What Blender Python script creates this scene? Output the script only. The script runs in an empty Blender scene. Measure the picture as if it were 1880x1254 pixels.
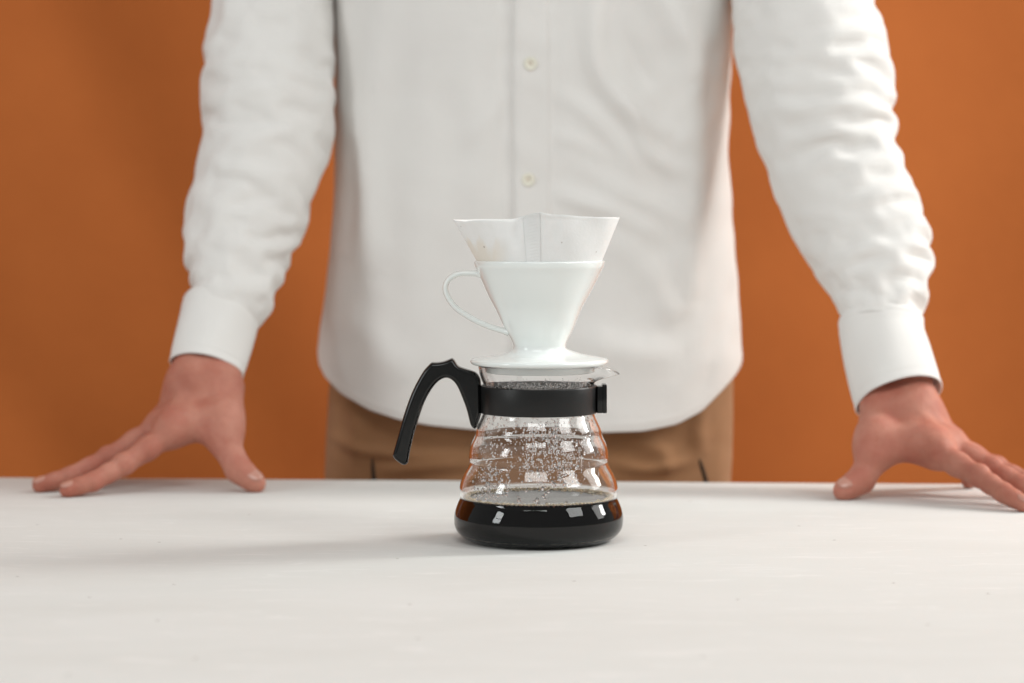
import bpy, bmesh, math, random
import numpy as np
from mathutils import Vector, Matrix
random.seed(7); rng = np.random.default_rng(7)
S = bpy.context.scene
COL = S.collection
R = math.radians

# ------------------------------------------------------------------ camera, world, lights, exposure
FPX = 85.0/36.0*1880.0
PITCH = R(3.2)
CAM = np.array((-0.0198, -1.787, 0.248))
cd = bpy.data.cameras.new('camera'); cam = bpy.data.objects.new('camera', cd); COL.objects.link(cam)
cd.lens = 85; cd.sensor_width = 36; cd.clip_start = 0.05; cd.clip_end = 50
cam.location = CAM; cam.rotation_euler = (R(90)-PITCH, 0, 0)
cd.dof.use_dof = True; cd.dof.focus_distance = 1.745; cd.dof.aperture_fstop = 5.2; cd.dof.aperture_blades = 0
S.camera = cam

w = bpy.data.worlds.new('World'); S.world = w; w.use_nodes = True
w.node_tree.nodes['Background'].inputs[0].default_value = (1.0, 1.0, 0.98, 1)
w.node_tree.nodes['Background'].inputs[1].default_value = 0.31

def area(name, loc, aim, sx, sy, power, col):
    l = bpy.data.lights.new(name, 'AREA'); l.shape = 'RECTANGLE'; l.size = sx; l.size_y = sy
    l.energy = power; l.color = col
    o = bpy.data.objects.new(name, l); COL.objects.link(o); o.location = loc
    o.rotation_euler = (Vector(aim)-Vector(loc)).to_track_quat('-Z', 'Y').to_euler()
    return o
area('window_and_fill_right', (2.65, 0.30, 1.5), (0.2, 0.5, 0.25), 0.7, 1.8, 15, (1.0, 0.99, 0.96))
area('window_and_fill_right', (2.25, 0.78, 1.5), (0.7, 1.2, 0.35), 0.4, 1.7, 54, (1.0, 0.99, 0.96))  # added fill that brightens the right of the backdrop, not a known window
# the window to the front left: two panes with a mullion between
for dz, hh in ((0.0, 0.62), (0.72, 0.62)):
    area('window_light_front', (-2.75, -1.55, 0.95+dz), (0, 0, 0.25), 0.6, hh, 12, (0.97, 1.0, 1.0))
area('window_light_high', (2.9, -1.8, 2.7), (0.0, 0.4, 0.2), 1.5, 1.5, 46, (0.99, 1.0, 0.98))
area('overhead_fill', (-0.3, -2.7, 3.5), (0.0, 0.4, 0.2), 2.2, 1.2, 46, (0.985, 1.0, 0.985))  # added overhead fill standing in for ceiling bounce, no opening known there

S.view_settings.view_transform = 'Standard'; S.view_settings.look = 'None'
S.view_settings.exposure = 0.0; S.view_settings.gamma = 1.0
S.view_settings.use_curve_mapping = False
cy = S.cycles
cy.use_denoising = True
try: cy.denoiser = 'OPENIMAGEDENOISE'
except Exception: pass
cy.max_bounces = 20; cy.transmission_bounces = 18; cy.glossy_bounces = 8; cy.diffuse_bounces = 5
cy.transparent_max_bounces = 16; cy.caustics_reflective = True; cy.caustics_refractive = True
cy.sample_clamp_indirect = 6.0; cy.blur_glossy = 0.3

FWD = np.array((0, math.cos(PITCH), -math.sin(PITCH))); UPV = np.array((0, math.sin(PITCH), math.cos(PITCH)))
def P(px, py, Y):
    """point of the place seen at photo pixel (px, py) at depth Y"""
    d = FWD + UPV*((627-py)/FPX) + np.array((1.0, 0, 0))*((px-940)/FPX)
    return CAM + d*((Y-CAM[1])/d[1])
PXM = FPX/float(np.dot(-CAM*np.array((0, 1, 1)), FWD))      # pixels per metre at the server's axis
def zax(py): return float(P(989, py, 0)[2])

# ------------------------------------------------------------------ material helpers
def mat(name):
    m = bpy.data.materials.new(name); m.use_nodes = True
    nt = m.node_tree; b = nt.nodes['Principled BSDF']
    return m, nt, b
def node(nt, t, **kw):
    n = nt.nodes.new(t)
    for k, v in kw.items():
        if k in n.inputs.keys(): n.inputs[k].default_value = v
        else: setattr(n, k, v)
    return n
def ramp(nt, stops):
    r = nt.nodes.new('ShaderNodeValToRGB'); e = r.color_ramp.elements
    while len(e) < len(stops): e.new(0.5)
    for i, (p, c) in enumerate(stops):
        e[i].position = p; e[i].color = (*c, 1) if len(c) == 3 else c
    return r
def coords(nt, scale=(1, 1, 1), kind='Object'):
    tc = nt.nodes.new('ShaderNodeTexCoord'); mp = nt.nodes.new('ShaderNodeMapping')
    nt.links.new(tc.outputs[kind], mp.inputs[0]); mp.inputs['Scale'].default_value = scale
    return mp.outputs[0]
def noise(nt, vec, scale, detail=4, rough=0.55, dist=0.0):
    n = node(nt, 'ShaderNodeTexNoise', Scale=scale, Detail=detail, Roughness=rough, Distortion=dist)
    nt.links.new(vec, n.inputs['Vector']); return n.outputs[0]
def bump(nt, b, h, strength, dist):
    bp = node(nt, 'ShaderNodeBump', Strength=strength, Distance=dist)
    nt.links.new(h, bp.inputs['Height'])
    nt.links.new(bp.outputs[0], b.inputs['Normal']); return bp

def m_fabric(name, c1, c2, rough=0.9, weave=900, sheen=0.15, nscale=9, bstr=0.35, trans=0.0):
    m, nt, b = mat(name)
    v = coords(nt)
    r = ramp(nt, [(0.3, c1), (0.7, c2)])
    nt.links.new(noise(nt, v, nscale, 6), r.inputs[0]); nt.links.new(r.outputs[0], b.inputs['Base Color'])
    b.inputs['Roughness'].default_value = rough
    b.inputs['Sheen Weight'].default_value = sheen; b.inputs['Sheen Roughness'].default_value = 0.5
    b.inputs['Specular IOR Level'].default_value = 0.2
    n1 = noise(nt, v, weave, 2); n2 = noise(nt, v, 60, 5)
    mx = node(nt, 'ShaderNodeMath', operation='MULTIPLY_ADD'); mx.inputs[1].default_value = 2.2
    nt.links.new(n2, mx.inputs[0]); nt.links.new(n1, mx.inputs[2])
    bump(nt, b, mx.outputs[0], bstr, 0.0006)
    if trans:
        out = nt.nodes['Material Output']; t = node(nt, 'ShaderNodeBsdfTranslucent'); mxs = node(nt, 'ShaderNodeMixShader')
        nt.links.new(r.outputs[0], t.inputs[0]); mxs.inputs[0].default_value = trans
        nt.links.new(b.outputs[0], mxs.inputs[1]); nt.links.new(t.outputs[0], mxs.inputs[2]); nt.links.new(mxs.outputs[0], out.inputs[0])
    return m
M = {}
M['shirt'] = m_fabric('white_cotton', (0.80, 0.78, 0.755), (0.84, 0.825, 0.80), trans=0.06)
M['trousers'] = m_fabric('khaki_twill', (0.32, 0.162, 0.076), (0.38, 0.205, 0.105), nscale=14, sheen=0.1)
M['backdrop'] = m_fabric('orange_cloth', (0.405, 0.110, 0.023), (0.49, 0.142, 0.032), nscale=2.8, weave=700, sheen=0.1)
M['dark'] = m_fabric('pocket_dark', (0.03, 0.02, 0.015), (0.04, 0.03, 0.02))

m, nt, b = mat('table_canvas'); v = coords(nt, (1, 2.6, 1)); v1 = coords(nt)
r = ramp(nt, [(0.25, (0.685, 0.685, 0.66)), (0.5, (0.71, 0.712, 0.69)), (0.75, (0.735, 0.738, 0.72))])
nt.links.new(noise(nt, v, 5.5, 8, 0.62, 0.4), r.inputs[0])
# pale scuffs and a few dark specks
r2 = ramp(nt, [(0.57, (0, 0, 0)), (0.68, (1, 1, 1))]); nt.links.new(noise(nt, coords(nt, (1.0, 4.0, 1)), 17, 6, 0.7, 0.8), r2.inputs[0])
mx = node(nt, 'ShaderNodeMix', data_type='RGBA'); 
mm = node(nt, 'ShaderNodeMath', operation='MULTIPLY'); mm.inputs[1].default_value = 0.75
nt.links.new(r2.outputs[0], mm.inputs[0]); nt.links.new(mm.outputs[0], mx.inputs[0])
nt.links.new(r.outputs[0], mx.inputs[6]); mx.inputs[7].default_value = (0.80, 0.795, 0.78, 1)
vo = node(nt, 'ShaderNodeTexVoronoi', voronoi_dimensions='2D', Scale=7.0); nt.links.new(v1, vo.inputs['Vector'])
r3 = ramp(nt, [(0.006, (1, 1, 1)), (0.010, (0, 0, 0))]); nt.links.new(vo.outputs['Distance'], r3.inputs[0])
mx2 = node(nt, 'ShaderNodeMix', data_type='RGBA'); mm2 = node(nt, 'ShaderNodeMath', operation='MULTIPLY'); mm2.inputs[1].default_value = 0.6
nt.links.new(r3.outputs[0], mm2.inputs[0]); nt.links.new(mm2.outputs[0], mx2.inputs[0])
nt.links.new(mx.outputs[2], mx2.inputs[6]); mx2.inputs[7].default_value = (0.12, 0.08, 0.06, 1)
nt.links.new(mx2.outputs[2], b.inputs['Base Color'])
b.inputs['Roughness'].default_value = 0.85; b.inputs['Specular IOR Level'].default_value = 0.15
ad = node(nt, 'ShaderNodeMath', operation='MULTIPLY_ADD'); ad.inputs[1].default_value = 1.2
nt.links.new(noise(nt, coords(nt, (1, 2.2, 1)), 38, 6, 0.6), ad.inputs[0]); nt.links.new(noise(nt, coords(nt, (1, 3, 1)), 420, 3), ad.inputs[2])
bump(nt, b, ad.outputs[0], 0.5, 0.0006)
M['table'] = m

m, nt, b = mat('table_wood'); b.inputs['Base Color'].default_value = (0.5, 0.47, 0.43, 1); b.inputs['Roughness'].default_value = 0.6
nt.links.new(noise(nt, coords(nt, (1, 1, 12)), 14), b.inputs['Roughness']); M['wood'] = m
m, nt, b = mat('floor_boards'); r = ramp(nt, [(0.3, (0.28, 0.2, 0.13)), (0.7, (0.36, 0.27, 0.18))])
nt.links.new(noise(nt, coords(nt, (1, 8, 1)), 3), r.inputs[0]); nt.links.new(r.outputs[0], b.inputs['Base Color']); b.inputs['Roughness'].default_value = 0.6
M['floor'] = m

m, nt, b = mat('skin'); v = coords(nt)
r = ramp(nt, [(0.25, (0.37, 0.125, 0.082)), (0.5, (0.475, 0.19, 0.132)), (0.75, (0.57, 0.26, 0.19))])
nt.links.new(noise(nt, v, 26, 5, 0.6), r.inputs[0]); nt.links.new(r.outputs[0], b.inputs['Base Color'])
b.inputs['Roughness'].default_value = 0.6; b.inputs['Subsurface Weight'].default_value = 0.25
b.inputs['Subsurface Radius'].default_value = (1.0, 0.35, 0.2); b.inputs['Subsurface Scale'].default_value = 0.006
b.inputs['Specular IOR Level'].default_value = 0.35
ad = node(nt, 'ShaderNodeMath', operation='MULTIPLY_ADD'); ad.inputs[1].default_value = 1.6
nt.links.new(noise(nt, v, 70, 4, 0.6, 0.6), ad.inputs[0]); nt.links.new(noise(nt, v, 330, 5, 0.7), ad.inputs[2])
bump(nt, b, ad.outputs[0], 0.42, 0.0014)
r2 = ramp(nt, [(0.42, (0, 0, 0)), (0.68, (1, 1, 1))]); nt.links.new(noise(nt, v, 48, 3, 0.5), r2.inputs[0])
mx = node(nt, 'ShaderNodeMix', data_type='RGBA'); mm = node(nt, 'ShaderNodeMath', operation='MULTIPLY'); mm.inputs[1].default_value = 0.45
nt.links.new(r2.outputs[0], mm.inputs[0]); nt.links.new(mm.outputs[0], mx.inputs[0]); nt.links.new(r.outputs[0], mx.inputs[6]); mx.inputs[7].default_value = (0.40, 0.105, 0.07, 1)
nt.links.new(mx.outputs[2], b.inputs['Base Color']); M['skin'] = m
m, nt, b = mat('nail'); b.inputs['Base Color'].default_value = (0.52, 0.255, 0.195, 1); b.inputs['Roughness'].default_value = 0.3
nt.links.new(noise(nt, coords(nt), 90), b.inputs['Coat Weight']); M['nail'] = m

m, nt, b = mat('white_porcelain'); b.inputs['Base Color'].default_value = (0.855, 0.895, 0.88, 1)
b.inputs['Roughness'].default_value = 0.12; b.inputs['Coat Weight'].default_value = 0.4; b.inputs['Coat Roughness'].default_value = 0.04
bump(nt, b, noise(nt, coords(nt), 25, 2), 0.03, 0.001); M['porcelain'] = m

def m_plastic(name, c, rough, bscale, bs):
    m, nt, b = mat(name); b.inputs['Base Color'].default_value = (*c, 1); v = coords(nt)
    r = ramp(nt, [(0.35, (rough-0.05,)*3), (0.7, (rough+0.07,)*3)]); nt.links.new(noise(nt, v, 60, 5), r.inputs[0])
    nt.links.new(r.outputs[0], b.inputs['Roughness']); bump(nt, b, noise(nt, v, bscale, 2), bs, 0.0003)
    b.inputs['Specular IOR Level'].default_value = 0.42; return m
M['black'] = m_plastic('black_plastic', (0.003, 0.0033, 0.0033), 0.15, 500, 0.02)
M['band'] = m_plastic('black_satin_plastic', (0.006, 0.006, 0.006), 0.38, 1300, 0.18)
M['button'] = m_plastic('cream_button', (0.82, 0.80, 0.69), 0.25, 300, 0.05)

m, nt, b = mat('clear_glass'); b.inputs['Base Color'].default_value = (1, 1, 1, 1); b.inputs['Roughness'].default_value = 0.0
b.inputs['Transmission Weight'].default_value = 1.0; b.inputs['IOR'].default_value = 1.47
M['glass'] = m
m, nt, b = mat('water_drop'); b.inputs['Base Color'].default_value = (1, 1, 1, 1); b.inputs['Roughness'].default_value = 0.0
b.inputs['Transmission Weight'].default_value = 1.0; b.inputs['IOR'].default_value = 1.33; M['water'] = m
m, nt, b = mat('coffee_liquid'); b.inputs['Base Color'].default_value = (1, 1, 1, 1); b.inputs['Roughness'].default_value = 0.0
b.inputs['Transmission Weight'].default_value = 1.0; b.inputs['IOR'].default_value = 1.34
va = node(nt, 'ShaderNodeVolumeAbsorption', Density=950.0); va.inputs['Color'].default_value = (0.62, 0.20, 0.05, 1)
nt.links.new(va.outputs[0], nt.nodes['Material Output'].inputs['Volume']); M['coffee'] = m
m, nt, b = mat('coffee_against_glass'); nt.nodes.remove(b)      # where liquid wets the wall there is no air gap
g_ = node(nt, 'ShaderNodeBsdfRefraction', IOR=1.001, Roughness=0.0); nt.links.new(g_.outputs[0], nt.nodes['Material Output'].inputs[0])
va = node(nt, 'ShaderNodeVolumeAbsorption', Density=950.0); va.inputs['Color'].default_value = (0.62, 0.20, 0.05, 1)
nt.links.new(va.outputs[0], nt.nodes['Material Output'].inputs['Volume']); M['coffee_wall'] = m
m, nt, b = mat('tan_foam'); b.inputs['Base Color'].default_value = (0.93, 0.72, 0.44, 1); b.inputs['Roughness'].default_value = 0.05
b.inputs['Transmission Weight'].default_value = 0.35; b.inputs['IOR'].default_value = 1.25
r = ramp(nt, [(0.3, (1.0, 0.92, 0.75)), (0.7, (0.97, 0.78, 0.50))]); nt.links.new(noise(nt, coords(nt), 300), r.inputs[0])
nt.links.new(r.outputs[0], b.inputs['Base Color']); M['foam'] = m

# filter paper: white, thin, with coffee stains low on one side
def m_paper():
    m, nt, b = mat('filter_paper'); v = coords(nt)
    sep = node(nt, 'ShaderNodeSeparateXYZ'); nt.links.new(v, sep.inputs[0])
    def math_(op, a, bb, c=None):
        n = node(nt, 'ShaderNodeMath', operation=op)
        for i, q in enumerate((a, bb, c)):
            if q is None: continue
            if isinstance(q, (int, float)): n.inputs[i].default_value = q
            else: nt.links.new(q, n.inputs[i])
        return n.outputs[0]
    base = ramp(nt, [(0.3, (0.89, 0.895, 0.885)), (0.7, (0.92, 0.925, 0.92))]); nt.links.new(noise(nt, v, 120, 4), base.inputs[0])
    # tongues of stain: taller where the noise is high
    nz = noise(nt, coords(nt, (1, 1, 0.12)), 95, 3, 0.5)
    wick = math_('MULTIPLY_ADD', nz, 0.055, -0.0115)
    hgt = math_('SUBTRACT', wick, math_('SUBTRACT', sep.outputs[2], 0.002))
    tall = node(nt, 'ShaderNodeMapRange'); nt.links.new(hgt, tall.inputs[0])
    tall.inputs[1].default_value = 0.0; tall.inputs[2].default_value = 0.010
    side = node(nt, 'ShaderNodeMapRange'); nt.links.new(sep.outputs[0], side.inputs[0])
    side.inputs[1].default_value = -0.022; side.inputs[2].default_value = -0.034
    st = math_('MULTIPLY', tall.outputs[0], side.outputs[0])
    st = math_('MULTIPLY', st, 0.21)
    mx = node(nt, 'ShaderNodeMix', data_type='RGBA'); nt.links.new(st, mx.inputs[0]); nt.links.new(base.outputs[0], mx.inputs[6])
    mx.inputs[7].default_value = (0.74, 0.56, 0.30, 1)
    vo = node(nt, 'ShaderNodeTexVoronoi', Scale=75.0); nt.links.new(v, vo.inputs['Vector'])
    rr = ramp(nt, [(0.045, (1, 1, 1)), (0.075, (0, 0, 0))]); nt.links.new(vo.outputs['Distance'], rr.inputs[0])
    mx2 = node(nt, 'ShaderNodeMix', data_type='RGBA'); nt.links.new(math_('MULTIPLY', rr.outputs[0], 0.5), mx2.inputs[0])
    nt.links.new(mx.outputs[2], mx2.inputs[6]); mx2.inputs[7].default_value = (0.30, 0.22, 0.16, 1)
    nt.links.new(mx2.outputs[2], b.inputs['Base Color']); b.inputs['Roughness'].default_value = 0.9; b.inputs['Specular IOR Level'].default_value = 0.1
    bump(nt, b, noise(nt, v, 520, 4), 0.35, 0.0005)
    t = node(nt, 'ShaderNodeBsdfTranslucent'); mxs = node(nt, 'ShaderNodeMixShader'); mxs.inputs[0].default_value = 0.20
    nt.links.new(mx2.outputs[2], t.inputs[0]); nt.links.new(b.outputs[0], mxs.inputs[1]); nt.links.new(t.outputs[0], mxs.inputs[2])
    nt.links.new(mxs.outputs[0], nt.nodes['Material Output'].inputs[0])
    return m
M['paper'] = m_paper()

# ------------------------------------------------------------------ object helpers
def obj(name, verts, faces, material, parent=None, smooth=True, subd=0, solid=None):
    verts = np.asarray(verts, float).reshape(-1, 3)
    if parent is not None: verts = verts - np.array(parent['_o'])
    me = bpy.data.meshes.new(name); me.from_pydata(verts.tolist(), [], faces); me.update()
    if smooth: me.polygons.foreach_set('use_smooth', [True]*len(me.polygons))
    me.materials.append(M[material])
    o = bpy.data.objects.new(name, me); COL.objects.link(o)
    if parent is not None: o.parent = parent; o['_o'] = list(parent['_o'])
    else: o['_o'] = [0.0, 0.0, 0.0]
    if solid:
        md = o.modifiers.new('thickness', 'SOLIDIFY'); md.thickness = solid; md.offset = -1
    if subd:
        md = o.modifiers.new('smooth', 'SUBSURF'); md.levels = subd; md.render_levels = subd
    return o
def thing(name, label, cat, loc=(0, 0, 0)):
    o = bpy.data.objects.new(name, None); COL.objects.link(o); o.location = loc; o['_o'] = list(loc)
    o.empty_display_size = 0.02; o['label'] = label; o['category'] = cat; return o
def catmull(pts, n):
    pts = np.asarray(pts, float); k = len(pts)
    p = np.vstack([2*pts[0]-pts[1], pts, 2*pts[-1]-pts[-2]])
    t = np.linspace(0, k-1, n); i = np.minimum(t.astype(int), k-2); f = (t-i)[:, None]
    a, b_, c, d = p[i], p[i+1], p[i+2], p[i+3]
    return 0.5*((2*b_) + (c-a)*f + (2*a-5*b_+4*c-d)*f**2 + (3*b_-a-3*c+d)*f**3)
def grid_faces(n, m, wrap=True, flip=False):
    f = []
    for i in range(n-1):
        for j in range(m if wrap else m-1):
            k = (j+1) % m
            q = (i*m+j, i*m+k, (i+1)*m+k, (i+1)*m+j)
            f.append(q[::-1] if flip else q)
    return f
def lathe(prof, seg, closed=False):
    """rings of (r, z); returns verts, faces. outward normals for a profile that runs upward on the outside"""
    th = np.linspace(0, 2*math.pi, seg, endpoint=False)
    prof = np.asarray(prof, float); n = len(prof)
    V = np.stack([prof[:, 0:1]*np.cos(th), prof[:, 0:1]*np.sin(th), np.repeat(prof[:, 1:2], seg, 1)], -1).reshape(-1, 3)
    F = grid_faces(n, seg)
    if closed:
        for j in range(seg): F.append(((n-1)*seg+j, (n-1)*seg+(j+1) % seg, (j+1) % seg, j))
    return V, F
def boxmesh(c, s, bev=0.0):
    bm = bmesh.new(); bmesh.ops.create_cube(bm, size=1.0)
    bmesh.ops.scale(bm, vec=s, verts=bm.verts); bmesh.ops.translate(bm, vec=c, verts=bm.verts)
    if bev: bmesh.ops.bevel(bm, geom=bm.edges[:], offset=bev, segments=3, affect='EDGES', profile=0.5)
    V = [v.co[:] for v in bm.verts]; bm.verts.index_update(); F = [[v.index for v in f.verts] for f in bm.faces]; bm.free()
    return np.array(V), F
def join(parts):
    V = []; F = []; o = 0
    for v, f in parts:
        V.append(np.asarray(v)); F += [[i+o for i in q] for q in f]; o += len(v)
    return np.vstack(V), F
def tube(path, ra, rb, seg=14, side=(0, 1, 0), caps=True):
    """oval tube: ra along 'side', rb in the plane of the path"""
    path = np.asarray(path); n = len(path); T = np.gradient(path, axis=0); T /= np.linalg.norm(T, axis=1, keepdims=True)
    s = np.tile(np.asarray(side, float), (n, 1)); s -= (s*T).sum(1, keepdims=True)*T; s /= np.linalg.norm(s, axis=1, keepdims=True)
    u = np.cross(s, T); th = np.linspace(0, 2*math.pi, seg, endpoint=False)
    ra = np.broadcast_to(ra, n)[:, None, None]; rb = np.broadcast_to(rb, n)[:, None, None]
    V = (path[:, None] + ra*s[:, None]*np.cos(th)[None, :, None] + rb*u[:, None]*np.sin(th)[None, :, None]).reshape(-1, 3)
    F = grid_faces(n, seg, flip=True)
    if caps: F += [list(range(seg)), list(range((n-1)*seg, n*seg))[::-1]]
    return V, F

# ------------------------------------------------------------------ floor, backdrop, table
FLOOR = -0.76
V, F = boxmesh((0, 0, FLOOR-0.02), (5.2, 6.4, 0.04)); o = obj('floor', V, F, 'floor', smooth=False); o['kind'] = 'structure'

n, mcols = 90, 220
zz = np.linspace(FLOOR+0.002, 2.1, n); xx = np.linspace(-2.4, 2.4, mcols)
X_, Z_ = np.meshgrid(xx, zz)
Yb = 1.22 + 0.013*np.sin(X_*6.1+0.5*np.sin(Z_*2.1)) + 0.011*np.sin(X_*11.3+1.3+0.8*Z_) + 0.010*np.sin(3.1*(X_*0.8+Z_*0.9)+0.6) \
     + 0.007*np.exp(-((X_*0.83+Z_*0.55+0.52)/0.055)**2) + 0.008*np.exp(-((X_*0.9+Z_*0.43+0.30)/0.07)**2)
Yb = Yb+0.12*X_
o = obj('backdrop', np.stack([X_, Yb, Z_], -1).reshape(-1, 3), grid_faces(n, mcols, wrap=False), 'backdrop', solid=0.002)
o['kind'] = 'structure'; o['label'] = 'plain burnt orange cloth hung behind the person'

tb = thing('table', 'off-white table with a matte scuffed top carrying the coffee server', 'table', (0, -0.36, FLOOR))
YAW = -0.060
bm = bmesh.new(); bmesh.ops.create_cube(bm, size=1.0); bmesh.ops.scale(bm, vec=(2.3, 1.5, 0.03), verts=bm.verts)
bmesh.ops.translate(bm, vec=(0, 0, -0.015), verts=bm.verts)
bmesh.ops.bevel(bm, geom=bm.edges[:], offset=0.003, segments=4, affect='EDGES', profile=0.5)
bmesh.ops.translate(bm, vec=(0, -0.75+0.39, 0), verts=bm.verts)
bmesh.ops.rotate(bm, cent=(0, 0.39, 0), matrix=Matrix.Rotation(YAW, 3, 'Z'), verts=bm.verts)
bm.verts.index_update()
obj('table_top', [v.co[:] for v in bm.verts], [[v.index for v in f.verts] for f in bm.faces], 'table', tb); bm.free()
for sx in (-1, 1):
    for sy in (-1, 1):
        V, F = boxmesh((sx*1.05, -0.36+sy*0.66, (FLOOR-0.03)/2), (0.06, 0.06, -FLOOR-0.03), 0.004)
        c_, s_ = math.cos(YAW), math.sin(YAW); q = V-np.array((0, 0.39, 0))
        V = np.stack([q[:, 0]*c_-q[:, 1]*s_, q[:, 0]*s_+q[:, 1]*c_+0.39, q[:, 2]], 1)
        obj('leg', V, F, 'wood', tb, smooth=False)

# ------------------------------------------------------------------ coffee server (ribbed glass jug)
SV = thing('coffee_server', 'ribbed clear glass coffee server with black collar and handle', 'server', (0, 0, 0))
prof_px = [(671.5, 111), (676, 110.3), (686, 108.5), (697, 105), (706, 101.5), (716, 100), (740, 100), (754, 101.5), (764, 104.5), (774, 109),
           (784, 113.5), (790, 115.2), (795.5, 115.6), (801, 117.2), (812, 122.5), (824, 126.5), (836, 128.0), (843, 127.5), (848.5, 126.8), (854, 128.6),
           (866, 135.5), (880, 141.5), (893, 144.8), (903, 145.2), (909.5, 144), (915, 144.4), (923, 148), (934, 152.3), (945, 155)]
outer = [(h/PXM, zax(py)) for py, h in prof_px]
outer += [(0.0629, 0.0150), (0.0624, 0.0110), (0.0607, 0.0074), (0.0577, 0.0042), (0.0535, 0.0016), (0.0495, 0.0003), (0.0465, 0.0)]
outer = catmull(outer, 190)                                   # from rim down
ZR = float(outer[0, 1])
T = np.gradient(outer, axis=0); T /= np.linalg.norm(T, axis=1, keepdims=True)
N2 = np.stack([-T[:, 1], T[:, 0]], 1)                          # points outward when running down
WALL = 0.0019
inner = outer - N2*WALL
inner = inner[(inner[:, 1] > 0.0032)]
r_in = inner.copy()
ZC = zax(912)+0.0002
inner = np.vstack([inner[inner[:, 1] > ZC], [[float(np.interp(ZC, r_in[::-1, 1], r_in[::-1, 0])), ZC]]])
rim_mid = np.array([[outer[0, 0]-WALL*0.5, ZR+0.0007]])
bottom = np.array([[0.040, 0.0012], [0.030, 0.0018], [0.015, 0.0021], [0.0003, 0.0022]])
floor_in = np.array([[0.046, 0.0036], [0.036, 0.0040], [0.020, 0.0043], [0.0003, 0.0043]])
full = np.vstack([inner[::-1], rim_mid, outer, bottom])
SEG = 160
V, F = lathe(full, SEG)
F = [f[::-1] for f in F]
nring = len(full)
F.append(list(range((nring-1)*SEG, nring*SEG))[::-1])
# pouring lip on the side away from the handle
th = np.arctan2(V[:, 1], V[:, 0]); zt = np.clip((V[:, 2]-(ZR-0.0118))/0.0118, 0, 1.06)
wgt = np.exp(-np.abs(th/0.40)**2.5)*np.sin(np.clip(zt, 0, 1)*math.pi/2)**1.2
rad = np.hypot(V[:, 0], V[:, 1]); ok = rad > 0.02
V[ok, 0] += (wgt*0.0150)[ok]; V[:, 2] -= np.where(ok, np.exp(-(th/0.30)**2)*zt**1.5*0.0060, 0)
G = obj('glass_body', V, F, 'glass', SV)

def rin(z): return np.interp(z, r_in[::-1, 1], r_in[::-1, 0])
# condensation: water beads on the inside of the wall
def bead_mesh(cs, rs, nrm, squash=0.45, nu=9, nv=6, stretch=None):
    th = np.linspace(0, 2*math.pi, nu, endpoint=False); ph = np.linspace(0, math.pi, nv)
    base = np.array([(0, 0, 1.0)]+[(math.sin(p)*math.cos(t), math.sin(p)*math.sin(t), math.cos(p)) for p in ph[1:-1] for t in th]+[(0, 0, -1.0)])
    fb = [(0, 1+j, 1+(j+1) % nu) for j in range(nu)]
    for i in range(nv-3): fb += [(1+i*nu+j, 1+(i+1)*nu+j, 1+(i+1)*nu+(j+1) % nu, 1+i*nu+(j+1) % nu) for j in range(nu)]
    L = len(base)-1; o0 = 1+(nv-3)*nu; fb += [(o0+j, L, o0+(j+1) % nu) for j in range(nu)]
    Vs = []; Fs = []
    for k, (c, r_, nn) in enumerate(zip(cs, rs, nrm)):
        nn = nn/np.linalg.norm(nn); a = np.cross(nn, (0, 0, 1.0)); a /= np.linalg.norm(a)+1e-9; b2 = np.cross(nn, a)
        st = 1+0.5*rng.random() if stretch is None else stretch[k]; Vs.append(c + r_*(base[:, 0:1]*a + st*base[:, 1:2]*b2 + squash*base[:, 2:3]*nn))
        o = k*len(base); Fs += [tuple(i+o for i in f) for f in fb]
    return np.vstack(Vs), Fs
cs = []; rs = []; nn = []; sts = []
def bead(ang, z, r_, st=None):
    sts.append(st or 1+0.5*rng.random())
    ri = float(rin(z)); c = np.array((math.cos(ang)*ri, math.sin(ang)*ri, z)); nrm = np.array((-math.cos(ang), -math.sin(ang), 0.0))
    cs.append(c+nrm*r_*0.25); rs.append(r_); nn.append(nrm)
z_lo, z_hi = zax(876), zax(768)
strands = [(-1.72, .8), (-1.50, .9), (-1.37, .9), (-1.29, .8), (-1.20, .9), (-1.11, .7), (-1.66, 1.0), (-1.56, 1.0), (-1.42, .9), (-1.33, 1.0), (-1.24, .8), (-1.16, 1.0), (-1.06, .6), (-0.95, .4), (-1.80, .5), (-2.02, .3), (-2.3, .25)]
for a0, q in strands:
    z = z_hi
    while z > z_lo:
        k_ = rng.integers(1, 6)
        for _ in range(k_):
            if rng.random() < q*0.55: bead(a0+rng.normal(0, 0.035)+0.02*math.sin(z*300), z+rng.normal(0, .0012), 0.00024+0.0007*rng.random()**2.6)
        z -= 0.0011
for _ in range(260): bead(-math.pi/2+rng.normal(0, 0.75), rng.uniform(z_lo, z_hi), 0.0002+0.0005*rng.random()**2)
for _ in range(230): bead(-2.25+rng.normal(0, 0.18), rng.uniform(zax(905), zax(850)), 0.00035+0.0008*rng.random()**2)
for k_ in range(16): bead(-1.60+rng.normal(0, 0.2), rng.uniform(zax(915), zax(880)), 0.0007+0.0009*rng.random())
for _ in range(380): bead(rng.uniform(0.1, 3.0), rng.uniform(z_lo, z_hi), 0.0004+0.0008*rng.random()**2)
for _ in range(1500):                                         # fine mist just above the collar
    zz_ = zax(711)+abs(rng.normal(0, 0.0032)); bead(-math.pi/2+0.1+rng.normal(0, 0.55), min(zz_, zax(688)), 0.00018+0.0003*rng.random()**2)
for _ in range(46): bead(-1.36+rng.normal(0, 0.26), rng.uniform(z_lo, z_hi), 0.0009+0.0007*rng.random(), 1.0+0.7*rng.random())
for _ in range(26): bead(-1.36+rng.normal(0, 0.30), rng.uniform(z_lo+0.004, z_hi-0.006), 0.0005+0.0003*rng.random(), 5+6*rng.random())
V, F = bead_mesh(cs, rs, nn, stretch=sts)
o = obj('condensation', V, F, 'water', G); o['kind'] = 'stuff'

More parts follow.
